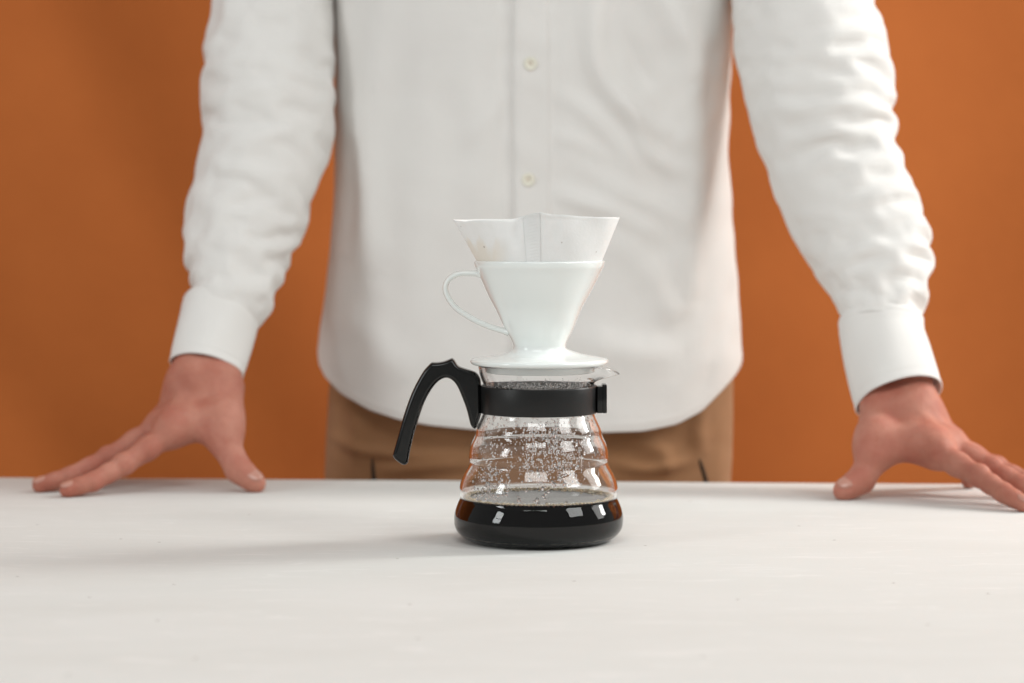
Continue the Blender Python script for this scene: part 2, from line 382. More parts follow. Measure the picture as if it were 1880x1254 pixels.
# collar
zt_, zb_ = zax(707.5), zax(757.5); ro = 107.3/PXM; ri_ = 103.6/PXM
cprof = [(ri_, zb_), (ro-.0006, zb_), (ro-.0002, zb_+.0003), (ro, zb_+.0009), (ro-.0001, (zt_+zb_)/2), (ro, zt_-.0009), (ro-.0002, zt_-.0003), (ro-.0006, zt_), (ri_, zt_)]
V, F = lathe(cprof, 120, closed=True)
CO = obj('collar', V, F, 'band', SV)
# clasp: two upright flanges drawn together beside the lip
xl = ro
parts = [boxmesh((xl+0.0015, -0.004, (zt_+zb_)/2+0.0002), (0.0042, 0.0150, zt_-zb_-0.0006), 0.0005),
         boxmesh((xl+0.0050, -0.002, (zt_+zb_)/2+0.0008), (0.0034, 0.0180, zt_-zb_+0.0008), 0.0007)]
V, F = join(parts); obj('clasp', V, F, 'black', CO)

# handle: thick shaped outline swept across its width, edges rounded
def zm(x, y): return (700+x/3.135, 640+y/3.135)
segs = [[(574, 205), (573, 178), (560, 150), (540, 131)], [(540, 131), (500, 120), (462, 108), (440, 98), (428, 76), (416, 59), (406, 54)],
        [(406, 54), (394, 60), (372, 70), (345, 77), (318, 80), (292, 78)], [(292, 78), (276, 92), (236, 140), (180, 245), (131, 380), (96, 505), (66, 610)],
        [(66, 610), (72, 626), (98, 648), (122, 664), (142, 667), (157, 652)],
        [(157, 652), (164, 602), (190, 490), (235, 345), (275, 257), (320, 195), (362, 168), (398, 172), (432, 204), (460, 262), (492, 348), (514, 436)],
        [(514, 436), (524, 452), (538, 460), (550, 452), (560, 424), (578, 372)], [(578, 372), (576, 300), (574, 205)]]
pts = []
for s_ in segs:
    L = sum(math.dist(s_[i], s_[i+1]) for i in range(len(s_)-1)); c = catmull(s_, max(5, int(L/9)))
    pts += [zm(*q) for q in c[:-1]]
O2 = np.array([P(px, py, 0)[[0, 2]] for px, py in pts])
for _ in range(2): O2 = O2*0.6+0.2*(np.roll(O2, 1, 0)+np.roll(O2, -1, 0))
def ring_off(O, d):
    T = np.roll(O, -2, 0)-np.roll(O, 2, 0); T /= np.linalg.norm(T, axis=1, keepdims=True)
    Nn = np.stack([-T[:, 1], T[:, 0]], 1)
    area2 = np.sum(O[:, 0]*np.roll(O[:, 1], -1)-np.roll(O[:, 0], -1)*O[:, 1])
    if area2 < 0: Nn = -Nn
    Q = O+Nn*d
    for _ in range(2+int(d/0.00017*0.9)): Q = Q*0.6+0.2*(np.roll(Q, 1, 0)+np.roll(Q, -1, 0))
    return Q
HW = 0.0082; layers = []
for a in np.linspace(0, math.pi/2, 8): layers.append((0.0030*(1-math.sin(a)), -(HW-0.0036)-0.0036*math.cos(a)))
layers += [(d, -y) for d, y in layers[::-1]]
# the sides are cut a little hollow
rings = []
for d, y in layers:
    o2 = ring_off(O2, d); rings.append(np.stack([o2[:, 0], np.full(len(o2), y), o2[:, 1]], 1))
no = len(O2); V = np.vstack(rings); F = grid_faces(len(rings), no)
F.append(list(range(no))[::-1]); F.append(list(range((len(rings)-1)*no, len(rings)*no)))
me = bpy.data.meshes.new('tmp')
HD = obj('handle', V, F, 'black', SV)
bm = bmesh.new(); bm.from_mesh(HD.data); bmesh.ops.recalc_face_normals(bm, faces=bm.faces); bm.to_mesh(HD.data); bm.free()
HD.data.polygons.foreach_set('use_smooth', [True]*len(HD.data.polygons))
# keep the flat cheeks flat
HD.data.polygons[-1].use_smooth = False; HD.data.polygons[-2].use_smooth = False

# ------------------------------------------------------------------ coffee and its foam ring
ZC = zax(912)+0.0002
CF = thing('coffee', 'dark black coffee filling the bottom of the glass server', 'coffee', (0, 0, 0.0043))
zs = np.linspace(0.0044, ZC, 40); cr = np.array([rin(max(z, r_in[:, 1].min())) for z in zs])
low = [(0.0003, 0.00425), (0.020, 0.00425), (0.036, 0.0039)]
cprof = low+[(r_, z) for r_, z in zip(cr, zs)]
rt = cprof[-1][0]; cprof += [(rt-0.0009, ZC-0.00045), (rt-0.0025, ZC-0.0008), (rt*0.5, ZC-0.0009), (0.0003, ZC-0.0009)]
V, F = lathe(cprof, SEG); k = len(cprof); F.append(list(range(SEG))[::-1]); F.append(list(range((k-1)*SEG, k*SEG)))
lq = obj('liquid', V, F, 'coffee', CF); lq.data.materials.append(M['coffee_wall'])
nw = (len(low)+len(zs)-1)*SEG
lq.data.polygons.foreach_set('material_index', [1 if i < nw or i == len(F)-2 else 0 for i in range(len(F))])
cs = []; rs = []; nn = []
ang = 0.0
while ang < 2*math.pi:
    r_ = 0.0010+0.0010*rng.random()
    for row in range(2):
        if row and rng.random() < 0.30: continue
        rr_ = (r_ if row == 0 else 0.0005+0.0006*rng.random())
        cs.append(np.array((math.cos(ang), math.sin(ang), 0))*(rt-0.0010-rr_*(1.0+row*2.3))+np.array((0, 0, ZC-0.0004+rr_*0.35)))
        rs.append(rr_); nn.append(np.array((0, 0.0001, 1.0)))
    ang += r_*2.0/rt
for _ in range(90):
    a = rng.uniform(0.3, 2.4); q = rt-0.003-abs(rng.normal(0, 0.0035)); rr_ = 0.0004+0.0007*rng.random()
    cs.append(np.array((math.cos(a)*q, math.sin(a)*q, ZC-0.0007))); rs.append(rr_); nn.append(np.array((0, 0.0001, 1.0)))
V, F = bead_mesh(cs, rs, nn, squash=0.8, nu=10, nv=7)
o = obj('foam', V, F, 'foam', CF); o['kind'] = 'stuff'

# ------------------------------------------------------------------ porcelain dripper
DX = 0.0004
DR = thing('coffee_dripper', 'white porcelain cone dripper with loop handle on the server', 'dripper', (DX, 0, ZR+0.0008))
zp = ZR+0.0009
dpx = [(480.5, 119), (484, 118.6), (490, 117), (500, 112), (515, 105.2), (531, 97.6), (548, 89), (565, 79.5), (580, 72.5), (595, 66), (610, 58.6), (622, 52), (632, 48.2), (637, 47.8), (641, 50), (645.5, 57), (650, 70), (653.5, 88), (656, 106), (657.8, 117)]
od = [(h/PXM, zax(py)) for py, h in dpx]
zpl = od[-1][1]
od = catmull(od, 110)
lipr = 126.5/PXM
edge = [(lipr-0.0012, zpl-0.0004), (lipr-0.0002, zpl-0.0014), (lipr, zpl-0.0024), (lipr-0.0008, zp+0.0008), (lipr-0.0026, zp), (0.043, zp), (0.0405, zp-0.0006), (0.0400, zp-0.0050), (0.0385, zp-0.0056)]
low = [(0.030, zp-0.0050), (0.024, zp-0.003), (0.0115, zp+0.001), (0.0095, zp+0.003)]
inn = [(max(r_-0.0032, 0.0095), z) for r_, z in od[::-1] if z > zp+0.018]
toplip = [(119/PXM-0.0030, zax(480.5)+0.0002), (119/PXM-0.0020, zax(480.5)+0.0010), (119/PXM-0.0008, zax(480.5)+0.0009)]
full = np.vstack([od, edge, low, inn, toplip])
V, F = lathe(full, 144, closed=True); F = [f[::-1] for f in F]
# faint spiral swell of the moulded body and foot
th = np.arctan2(V[:, 1], V[:, 0]); zz_ = V[:, 2]; z0, z1 = zax(655), zax(500)
u = np.clip((zz_-z0)/(z1-z0), 0, 1); amp = 0.0007*np.sin(u*math.pi)
amp = amp*(np.hypot(V[:, 0], V[:, 1]) > 0.013)
k_ = 1+amp*np.cos(3*th+u*5.0)/np.maximum(np.hypot(V[:, 0], V[:, 1]), 0.01); V[:, 0] *= k_; V[:, 1] *= k_
ft = np.exp(-((zz_-zax(648))/0.0030)**2); V[:, 2] += ft*0.0014*np.cos(th-0.9)
V[:, 0] += DX
obj('bowl', V, F, 'porcelain', DR)
hp = [(884, 502.5), (874, 502), (862, 501.5), (848, 501.5), (834, 505.5), (823, 514), (818, 526), (819.5, 539), (827, 553), (839, 566.5), (857, 579), (878, 590.5), (902, 600.5), (922, 606.5), (934, 609)]
path = catmull([P(px, py, 0) for px, py in hp], 60)
tt = np.linspace(0, 1, 60); fl = 1+0.55*np.exp(-(tt/0.05)**2)+0.5*np.exp(-((1-tt)/0.05)**2)
V, F = tube(path, 0.0054*fl, 0.0022*fl, seg=18); obj('handle', V, F, 'porcelain', DR)

# ------------------------------------------------------------------ paper filter
ZRIM = zax(480.5)
PF = thing('paper_filter', 'white cone paper filter with coffee stains and crimped seam', 'filter', (DX, 0, ZRIM))
FX = (985.5-989)/PXM
topx = np.array([-157, -150, -140, -125, -100, -72, -55, -42, -28, -12, 3, 9, 22, 45, 75, 110, 140, 151])
topy = np.array([404, 405.5, 406.5, 404.5, 403.5, 404.5, 403.5, 400, 395.5, 391.5, 389, 391, 393.5, 394, 397, 398, 398.5, 399.5])
nA, nH = 240, 60
th = np.linspace(0, 2*math.pi, nA, endpoint=False)
Vg = np.zeros((nH, nA, 3)); rimr = 113.5/PXM; zbot = zp+0.016; rbot = 0.012
cx, sx_ = np.cos(th), np.sin(th)
pin = np.abs(cx)**10
for j in range(nA):
    xt = (154*cx[j]-3) if True else 0
    pyt = np.interp(xt, topx, topy) if sx_[j] <= 0.0 else np.interp(xt, topx, topy)*0.35+402.5*0.65
    ztop = zax(pyt)
    for i in range(nH):
        s = i/(nH-1)
        z = zbot+(ztop-zbot)*s
        zr = (z-ZRIM)/(zax(400)-ZRIM)             # 0 at the bowl's rim, 1 near the top
        if zr <= 0: r_ = rbot+(rimr-rbot)*(z-zbot)/(ZRIM-zbot); e = 0.0
        else: r_ = rimr+(151/PXM-rimr)*zr; e = min(zr, 1.0)
        x = r_*(cx[j]*(1-0.02*e*(1-pin[j]))); y = r_*sx_[j]*(1-0.22*e)
        # the paper's own waves
        y += e*(0.0020*math.sin(3*th[j]+0.7)+0.0016*math.sin(7*th[j]+z*60))
        if sx_[j] < 0:
            y += e*0.0050*math.exp(-((x+0.014)/0.006)**2)-e*0.0032*math.exp(-((x-0.004)/0.005)**2)
        if cx[j] < -0.97: x -= 0.0012*e
        Vg[i, j] = (x+FX*e+DX*(1-e), y, z)
Fg = grid_faces(nH, nA)
o = obj('paper_cone', Vg.reshape(-1, 3), Fg, 'paper', PF, solid=0.00022)
# crimped seam flap on the front of the cone
def cone_pt(xq, s):
    k_ = min(int(s*(nH-1)), nH-2); f_ = s*(nH-1)-k_; row = Vg[k_]*(1-f_)+Vg[k_+1]*f_; fr = row[row[:, 1] < 0]; fr = fr[np.argsort(fr[:, 0])]
    return np.array((xq, np.interp(xq, fr[:, 0], fr[:, 1]), np.interp(xq, fr[:, 0], fr[:, 2])))
nS, nW = 150, 13; SP = np.zeros((nS, nW, 3))
for i in range(nS):
    s = 0.30+0.70*i/(nS-1)
    zc_ = cone_pt(-0.004, s)[2]; e = max(0, (zc_-ZRIM)/(zax(400)-ZRIM))
    x0 = (959.5-989)/PXM*1.0+0.0024*(1-e)-(0.0); x1 = (990-989)/PXM+0.0004*(1-e)
    for j in range(nW):
        q = j/(nW-1); xq = x0+(x1-x0)*q
        p = cone_pt(xq, s); crimp = 0.00010*math.sin(i*2*math.pi/5.0)*(1 if 0.25 < q < 0.85 else 0)
        p[1] -= 0.0006+0.0003*(1-q)*e**0.5+crimp*0.8
        if i > nS-9 and q < 0.25: p[2] -= 0.0016*(1-q/0.25)**1.5*((i-(nS-9))/8)
        SP[i, j] = p
o = obj('seam_flap', SP.reshape(-1, 3), grid_faces(nS, nW, wrap=False), 'paper', PF, solid=0.0002)

# ------------------------------------------------------------------ person
PR = thing('person', 'person in white button shirt and khaki trousers leaning both hands on table', 'person', (0.02, 0.56, FLOOR))

def pbd(base, st, sth, iters, bend=0.12, lo=-0.003, hi=0.014, anchor=0.02, noise_amp=0.0012, pin_top=3, pin_bot=3, seed=1, passes=None):
    """let a cloth tube with too much cloth in it buckle into folds round its base shape"""
    g = np.random.default_rng(seed); n, m = base.shape[:2]
    Tt = np.gradient(base, axis=0); Th = np.roll(base, -1, 1)-np.roll(base, 1, 1)
    Nn = np.cross(Th, Tt); Nn /= np.linalg.norm(Nn, axis=2, keepdims=True)+1e-12
    cen = base.mean(1, keepdims=True); sgn = np.sign(((base-cen)*Nn).sum(2).mean()); Nn *= sgn
    def ln(a, b): return np.linalg.norm(a-b, axis=2)
    r1 = ln(base[1:], base[:-1])*(0.5*(st[1:]+st[:-1])); r2 = ln(np.roll(base, -1, 1), base)*sth
    sc = 0.5*(st[1:]+st[:-1])
    d1 = ln(base[1:], np.roll(base, -1, 1)[:-1]); d2 = ln(np.roll(base, -1, 1)[1:], base[:-1])
    tl = ln(base[1:], base[:-1]); wl = r2[:-1]
    d1 = np.sqrt(d1**2+(tl*sc)**2-tl**2); d2 = np.sqrt(d2**2+(tl*sc)**2-tl**2)
    nz = g.normal(size=(n, m))
    for _ in range(6): nz = (nz+np.roll(nz, 1, 1)+np.roll(nz, -1, 1)+np.vstack([nz[:1], nz[:-1]])+np.vstack([nz[1:], nz[-1:]]))/5
    nz /= nz.std()
    X = base+Nn*(nz*noise_amp)[..., None]
    def corr(d, r_):
        L = np.linalg.norm(d, axis=2)+1e-12; return d*((L-r_)/L)[..., None]
    for it in range(iters):
        D = np.zeros_like(X)
        c = corr(X[1:]-X[:-1], r1); D[:-1] += c; D[1:] -= c
        c = corr(np.roll(X, -1, 1)-X, r2); D += c; D -= np.roll(c, 1, 1)
        c = corr(np.roll(X, -1, 1)[:-1]-X[1:], d1)*0.5; D[1:] += c; t = np.zeros_like(X); t[:-1] = c; D -= np.roll(t, 1, 1)
        c = corr(np.roll(X, -1, 1)[1:]-X[:-1], d2)*0.5; D[:-1] += c; t = np.zeros_like(X); t[1:] = c; D -= np.roll(t, 1, 1)
        X = X+D*0.22
        Q = X-base
        def lap(A):
            return (np.roll(A, 1, 1)+np.roll(A, -1, 1)+np.concatenate([A[:1], A[:-1]])+np.concatenate([A[1:], A[-1:]]))/4-A
        Q = Q-bend*lap(lap(Q))
        dn = (Q*Nn).sum(2); tang = Q-dn[..., None]*Nn
        dn = np.clip(dn*(1-anchor), lo, hi)
        Q = tang*(1-anchor*0.3)+dn[..., None]*Nn
        Q[:pin_top] = 0; Q[-pin_bot:] = 0
        X = base+Q
    return X, Nn

def interp_rows(rows, n):
    return catmull(rows, n)
def sleeve_base(rows, n, m, depth=0.86, tilt=0.7, expn=2.0, shrink=0.0):
    rws = interp_rows(rows, n)
    C = np.array([P((l+r_)/2, py, Y) for py, l, r_, Y in rws]); A = np.array([(P(r_, py, Y)-P(l, py, Y))[0]/2 for py, l, r_, Y in rws])
    # even spacing along the arm
    s = np.concatenate([[0], np.cumsum(np.linalg.norm(np.diff(C, axis=0), axis=1))]); q = np.linspace(0, s[-1], n)
    C = np.stack([np.interp(q, s, C[:, k]) for k in range(3)], 1); A = np.interp(q, s, A)-shrink
    T = np.gradient(C, axis=0); T /= np.linalg.norm(T, axis=1, keepdims=True)
    for _ in range(30): T[1:-1] = (T[:-2]+T[1:-1]*2+T[2:])/4
    th = np.linspace(0, 2*math.pi, m, endpoint=False); ct, snt = np.cos(th), np.sin(th)
    dx = A[:, None]*np.sign(ct)*np.abs(ct)**(2/expn); dy = A[:, None]*depth*np.sign(snt)*np.abs(snt)**(2/expn)
    dz = -tilt*(T[:, 0:1]*dx+T[:, 1:2]*dy)/T[:, 2:3]
    return np.stack([C[:, 0:1]+dx, C[:, 1:2]+dy, C[:, 2:3]+dz], -1), C, A

# ---- torso of the shirt
TY = 0.565
trow = [(-420, 860, 1095), (-345, 800, 1150), (-300, 690, 1262), (-255, 620, 1335), (-180, 596, 1362), (-100, 604, 1352), (0, 612, 1343), (90, 613, 1340), (180, 614.5, 1336), (260, 615, 1334), (350, 613, 1337), (450, 606, 1345), (540, 598, 1351), (620, 587, 1356), (660, 584, 1358), (730, 588, 1354), (800, 592, 1350)]
tz = np.array([P(975, py, TY)[2] for py, l, r_ in trow]); tl_ = np.array([P(l, py, TY)[0] for py, l, r_ in trow]); tr_ = np.array([P(r_, py, TY)[0] for py, l, r_ in trow])
nT = 400; cc = catmull(np.stack([tz, tl_, tr_], 1), nT)[::-1]
hemx = np.array([583, 590, 605, 640, 700, 760, 820, 900, 980, 1080, 1150, 1215, 1265, 1310, 1340, 1358]); hemy = np.array([640, 668, 692, 722, 752, 770, 780, 788, 790, 791.5, 789, 776, 752, 712, 684, 660])
nV, mU = 120, 200
th = np.linspace(0, 2*math.pi, mU, endpoint=False); ct, snt = np.cos(th), np.sin(th)
base = np.zeros((nV, mU, 3)); ztop = tz[0]; EX = 2.35
for j in range(mU):
    px = 971+387*ct[j]; f_ = -snt[j]                        # f_ > 0 on the front
    hy = np.interp(px, hemx, hemy)
    zf = P(975, hy, TY-0.115*max(f_, 0))[2] if f_ >= 0 else P(975, hy, TY)[2]-0.01
    v_ = np.linspace(0, 1, nV); zz_ = ztop+(zf-ztop)*v_
    l = np.interp(zz_, cc[:, 0], cc[:, 1]); r_ = np.interp(zz_, cc[:, 0], cc[:, 2])
    a = (r_-l)/2; c0 = (r_+l)/2
    b_ = np.interp(zz_, [0.0, 0.12, 0.35, 0.55, 0.62, 0.66, 0.70], [0.126, 0.124, 0.118, 0.122, 0.10, 0.07, 0.055])
    base[:, j, 0] = c0+a*np.sign(ct[j])*abs(ct[j])**(2/EX)
    yy = b_*np.sign(snt[j])*abs(snt[j])**(2/EX)
    base[:, j, 1] = TY+yy-0.045*(base[:, j, 0]-c0)           # turned a few degrees
    base[:, j, 2] = zz_
# broad hanging folds and traced creases
front = base[..., 1] < TY
def zpx(py): return P(975, py, TY-0.11)[2]
Xw, Zw = base[..., 0], base[..., 2]
disp = np.zeros(base.shape[:2])
def crease(pts, wid, h, taper=True):
    global disp
    q = catmull([P(px, py, TY-0.11)[[0, 2]] for px, py in pts], 60)
    d = np.full(Xw.shape, 9.0); tpar = np.zeros(Xw.shape)
    for i, (x, z) in enumerate(q):
        dd = np.hypot(Xw-x, Zw-z); k = dd < d; d[k] = dd[k]; tpar[k] = i/59
    a = h*np.exp(-(d/wid)**2)
    if taper: a *= np.clip(np.sin(np.pi*np.clip(tpar, 0.02, 0.98)), 0, 1)**0.5
    disp = disp+np.where(front, a*1.35, 0)
for pts, wd, h in [([(1098, -60), (1088, 30), (1092, 110), (1128, 178), (1180, 222), (1240, 256)], 0.011, 0.0075),
                   ([(1140, 170), (1178, 262), (1215, 300), (1262, 322)], 0.008, 0.005), ([(1180, -60), (1225, 25), (1262, 90), (1275, 150)], 0.013, 0.006),
                   ([(1240, -40), (1262, 120), (1275, 300), (1268, 440), (1262, 560)], 0.016, 0.007), ([(1018, 165), (1075, 205), (1130, 262), (1170, 320)], 0.008, 0.0032),
                   ([(1016, 352), (1070, 372), (1130, 392), (1215, 440)], 0.008, 0.0042), ([(1060, 300), (1140, 352), (1210, 380), (1265, 420)], 0.010, 0.0035),
                   ([(1120, 430), (1190, 500), (1240, 600)], 0.012, 0.003), ([(1150, 60), (1175, 120), (1205, 165)], 0.008, -0.004), ([(1015, 250), (1060, 262), (1120, 300)], 0.006, 0.002),
                   ([(700, -40), (690, 100), (665, 240), (672, 400), (690, 520)], 0.018, 0.006), ([(640, 240), (636, 360), (628, 470)], 0.014, -0.006),
                   ([(880, 40), (865, 160), (880, 300), (868, 420)], 0.018, 0.0026), ([(790, 30), (780, 200), (765, 420), (770, 640)], 0.024, 0.0030),
                   ([(935, 150), (905, 210), (860, 260)], 0.007, 0.0018), ([(1030, 600), (1130, 640), (1260, 650)], 0.016, 0.003), ([(1105, 590), (1090, 660), (1080, 740)], 0.010, 0.0025),
                   ([(640, 560), (700, 640), (760, 700)], 0.02, 0.0035)]:
    crease(pts, wd, h)
crease([(930, -60), (932, 200), (932, 420), (934, 720)], 0.0050, -0.0030, False)
crease([(1017, -60), (1016, 200), (1017, 420), (1015, 720)], 0.0045, -0.0018, False)
st = np.full(base.shape[:2], 1.012); st = st+0.03*np.clip((Xw-0.03)/0.12, 0, 1)*front
torso, TN = pbd(base, st, np.full(base.shape[:2], 1.004), 160, bend=0.20, hi=0.008, lo=-0.005, anchor=0.006, noise_amp=0.0012, seed=5)
torso = torso+TN*disp[..., None]
SH = obj('shirt', torso.reshape(-1, 3), grid_faces(nV, mU), 'shirt', PR, subd=2, solid=0.0008)
# hem: narrow turned edge
hem = torso[-4:, :, :]+TN[-4:]*np.array([0.0001, 0.0010, 0.0011, 0.0003])[:, None, None]
obj('hem', hem.reshape(-1, 3), grid_faces(4, mU), 'shirt', SH, subd=2)
# placket
def front_at(row, xq):
    fr = row[(row[:, 1] < TY)]; fr = fr[np.argsort(fr[:, 0])]
    return np.array((xq, np.interp(xq, fr[:, 0], fr[:, 1]), np.interp(xq, fr[:, 0], fr[:, 2])))
pl = []; cols = 15
i0 = int(np.argmin(abs(torso[:, mU*3//4, 2]-0.60)))
for i in range(i0, nV):
    py_ = 627
    zr = torso[i, mU*3//4, 2]
    xa = P(940, 200, TY-0.11)[0]+0.0006*math.sin(zr*31); xb = P(1010, 200, TY-0.11)[0]+0.0010*math.sin(zr*23+1)
    row = []
    for k in range(cols):
        q = k/(cols-1); p = front_at(torso[i], xa+(xb-xa)*q)
        e = min(1, min(q, 1-q)/0.05); lift = 0.0020*e-0.0007*math.exp(-((q-0.10)/0.03)**2)-0.0007*math.exp(-((q-0.90)/0.03)**2)
        lift += 0.0034*(1-q)**2+0.0006*math.sin(zr*140+q*3)*math.sin(zr*37)
        p[1] -= lift if e > 0 else 0.0
        row.append(p)
    pl.append(row)
pl = np.array(pl); obj('placket', pl.reshape(-1, 3), grid_faces(len(pl), cols, wrap=False), 'shirt', SH, solid=0.0007, subd=1)
bprof = [(0.0001, 0.0006), (0.0030, 0.0006), (0.0038, 0.0010), (0.0046, 0.0017), (0.0054, 0.0018), (0.0060, 0.0012), (0.0061, 0.0004), (0.0056, -0.0004), (0.0001, -0.0006)]
for bx, by in ((974, 117), (970, 330), (972, 543), (975, -96)):
    c = P(bx, by, TY-0.12); i = int(np.argmin(abs(pl[:, 7, 2]-c[2]))); y = np.interp(c[0], pl[i, :, 0], pl[i, :, 1])
    V, F = lathe(bprof[::-1], 28)
    V = np.stack([V[:, 0]+c[0], -V[:, 2]+y-0.0011, V[:, 1]+c[2]], 1); nf = len(F)
    parts = [(V, F)]+[boxmesh((c[0]+dx*0.0012, y-0.0017, c[2]+dz*0.0012), (0.0012, 0.0004, 0.0012), 0.0002) for dx in (-1, 1) for dz in (-1, 1)]
    V, F = join(parts); bo = obj('button', V, F, 'button', SH); bo.data.materials.append(M['trousers'])    # shade of the four holes, put in as brown boxes
    bo.data.polygons.foreach_set('material_index', [0 if i < nf else 1 for i in range(len(F))])

# ---- sleeves and cuffs
Lrows = [(-262, 470, 720, .575), (-150, 415, 655, .56), (-60, 396, 626, .545), (0, 388, 616, .535), (60, 378, 616, .525), (120, 370, 617, .515), (190, 367, 618, .505), (255, 369, 611, .495), (310, 361, 592, .482), (360, 352, 575, .47), (410, 338, 558, .458), (460, 335, 540, .445), (505, 342, 522, .43), (540, 347, 506, .418), (565, 345, 490, .408), (580, 346, 472, .402)]
Rrows = [(-262, 1230, 1480, .54), (-150, 1300, 1555, .515), (-60, 1334, 1588, .495), (0, 1341, 1604, .48), (85, 1346, 1628, .465), (160, 1362, 1641, .452), (230, 1379, 1648, .44), (285, 1402, 1652, .43), (330, 1418, 1664, .42), (400, 1450, 1686, .405), (455, 1479, 1706, .392), (500, 1502, 1712, .38), (545, 1525, 1703, .367), (580, 1540, 1692, .357), (600, 1546, 1684, .35)]
def wr_mask(n, m, keys):
    return np.interp(np.linspace(0, 1, n), [k for k, _ in keys], [v for _, v in keys])[:, None]
nS, mS = 110, 78
def patch(n, m, seed):
    g = np.random.default_rng(seed); u = np.linspace(0, 1, n)[:, None]; t = np.linspace(0, 2*math.pi, m, endpoint=False)[None]
    q = sum(g.normal()*np.sin(2*math.pi*g.uniform(1, 5)*u+g.integers(-3, 4)*t+g.uniform(0, 6)) for _ in range(9))
    return np.clip(0.95+0.35*q/1.5, 0.25, 1.7)
def finer(G, seed, amt):
    n, m = G.shape[:2]; A = np.repeat(np.repeat(G, 2, 0), 2, 1)
    A[1:-1:2] = (A[0:-2:2]+A[2::2])/2; A = A[:-1]; A[:, 1::2] = (A[:, 0::2]+np.roll(A[:, 0::2], -1, 1))/2
    S1 = 1+amt*patch(A.shape[0], A.shape[1], seed)
    return pbd(A, S1, np.full(A.shape[:2], 1.004), 110, bend=0.10, hi=0.0025, lo=-0.003, anchor=0.004, noise_amp=0.0006, seed=seed)[0]
thS = np.linspace(0, 2*math.pi, mS, endpoint=False)
lb, LC, LA = sleeve_base(Lrows, nS, mS, shrink=0.003)
st = 1+wr_mask(nS, mS, [(0, .0), (.3, .015), (.5, .06), (.8, .06), (.95, .08), (1, .05)])*patch(nS, mS, 3)
ls, LN = pbd(lb, st, np.full((nS, mS), 1.015), 420, bend=0.07, hi=0.010, lo=-0.012, anchor=0.002, noise_amp=0.002, seed=11)
ls = finer(ls, 31, 0.022)
obj('sleeve', ls.reshape(-1, 3), grid_faces(*ls.shape[:2]), 'shirt', SH, subd=1, solid=0.0007)
rb_, RC, RA = sleeve_base(Rrows, nS, mS, shrink=0.003)
st = 1+wr_mask(nS, mS, [(0, .0), (.25, .03), (.4, .085), (.8, .095), (.95, .09), (1, .05)])*(0.55+0.45*np.cos(thS-R(-35)))[None, :]*patch(nS, mS, 4)
rs_, RN = pbd(rb_, st, np.full((nS, mS), 1.012), 420, bend=0.07, hi=0.010, lo=-0.012, anchor=0.002, noise_amp=0.002, seed=23)
rs_ = finer(rs_, 37, 0.03)
obj('sleeve', rs_.reshape(-1, 3), grid_faces(*rs_.shape[:2]), 'shirt', SH, subd=1, solid=0.0007)

def cuff(rows, seed):
    nC, mC = 40, 110
    cb, C, A = sleeve_base(rows, nC, mC, depth=0.80, tilt=1.0)
    thC = np.linspace(0, 2*math.pi, mC, endpoint=False); g = np.random.default_rng(seed)
    Nn = np.stack([np.cos(thC), np.sin(thC), 0*thC], 1)[None]
    u = np.linspace(0, 1, nC)[:, None]
    w = 0.0007*np.sin(3*thC+g.uniform(0, 6))[None]*u+0.0005*np.sin(5*thC+4*u+g.uniform(0, 6))
    w = w-0.0006*np.exp(-((u-0.09)/0.02)**2)-0.0006*np.exp(-((u-0.91)/0.02)**2)-0.003*np.exp(-(u/0.03)**2)
    cb = cb+Nn*w[..., None]
    obj('cuff', cb.reshape(-1, 3), grid_faces(nC, mC), 'shirt', SH, subd=1, solid=0.0018)
    return C
LCF = cuff([(556, 341, 476, .410), (590, 334, 468, .401), (635, 325, 456, .388), (681, 316, 443, .374)], 1)
RCF = cuff([(583, 1540, 1692, .358), (620, 1546, 1692, .349), (675, 1559, 1708, .333), (731, 1574, 1726, .316)], 2)

# ---- trousers
prow = [(560, 640, 1310), (640, 618, 1328), (700, 606, 1342), (790, 601, 1342), (876, 597, 1338), (960, 600, 1335), (1060, 620, 1318)]
pz = np.array([P(975, py, TY)[2] for py, l, r_ in prow]); pll = np.array([P(l, py, TY)[0] for py, l, r_ in prow]); prr = np.array([P(r_, py, TY)[0] for py, l, r_ in prow])
nP, mP = 110, 220; th = np.linspace(0, 2*math.pi, mP, endpoint=False); ct, snt = np.cos(th), np.sin(th)
zz_ = np.linspace(pz[0], pz[-1], nP); l = np.interp(zz_, pz[::-1], pll[::-1]); r_ = np.interp(zz_, pz[::-1], prr[::-1])
a = (r_-l)/2; c0 = (r_+l)/2
pb = np.zeros((nP, mP, 3)); pb[..., 0] = c0[:, None]+a[:, None]*np.sign(ct)*np.abs(ct)**(2/2.3)
pb[..., 1] = TY+0.104*np.sign(snt)*np.abs(snt)**(2/2.3)-0.045*(pb[..., 0]-c0[:, None]); pb[..., 2] = zz_[:, None]
ps, PN = pbd(pb, np.full((nP, mP), 1.02), np.full((nP, mP), 1.012), 120, bend=0.22, hi=0.006, lo=-0.004, anchor=0.012, seed=9)
def tfold(pts, wid, h):
    global ps
    q = catmull([P(px, py, TY-0.10)[[0, 2]] for px, py in pts], 50); d = np.full(ps.shape[:2], 9.0); tp = np.zeros(ps.shape[:2])
    for i, (x, z) in enumerate(q):
        dd = np.hypot(pb[..., 0]-x, pb[..., 2]-z); k = dd < d; d[k] = dd[k]; tp[k] = i/49
    a = h*np.exp(-(d/wid)**2)*np.sin(np.pi*np.clip(tp, 0.03, 0.97))**0.6*(pb[..., 1] < TY); ps = ps+PN*a[..., None]
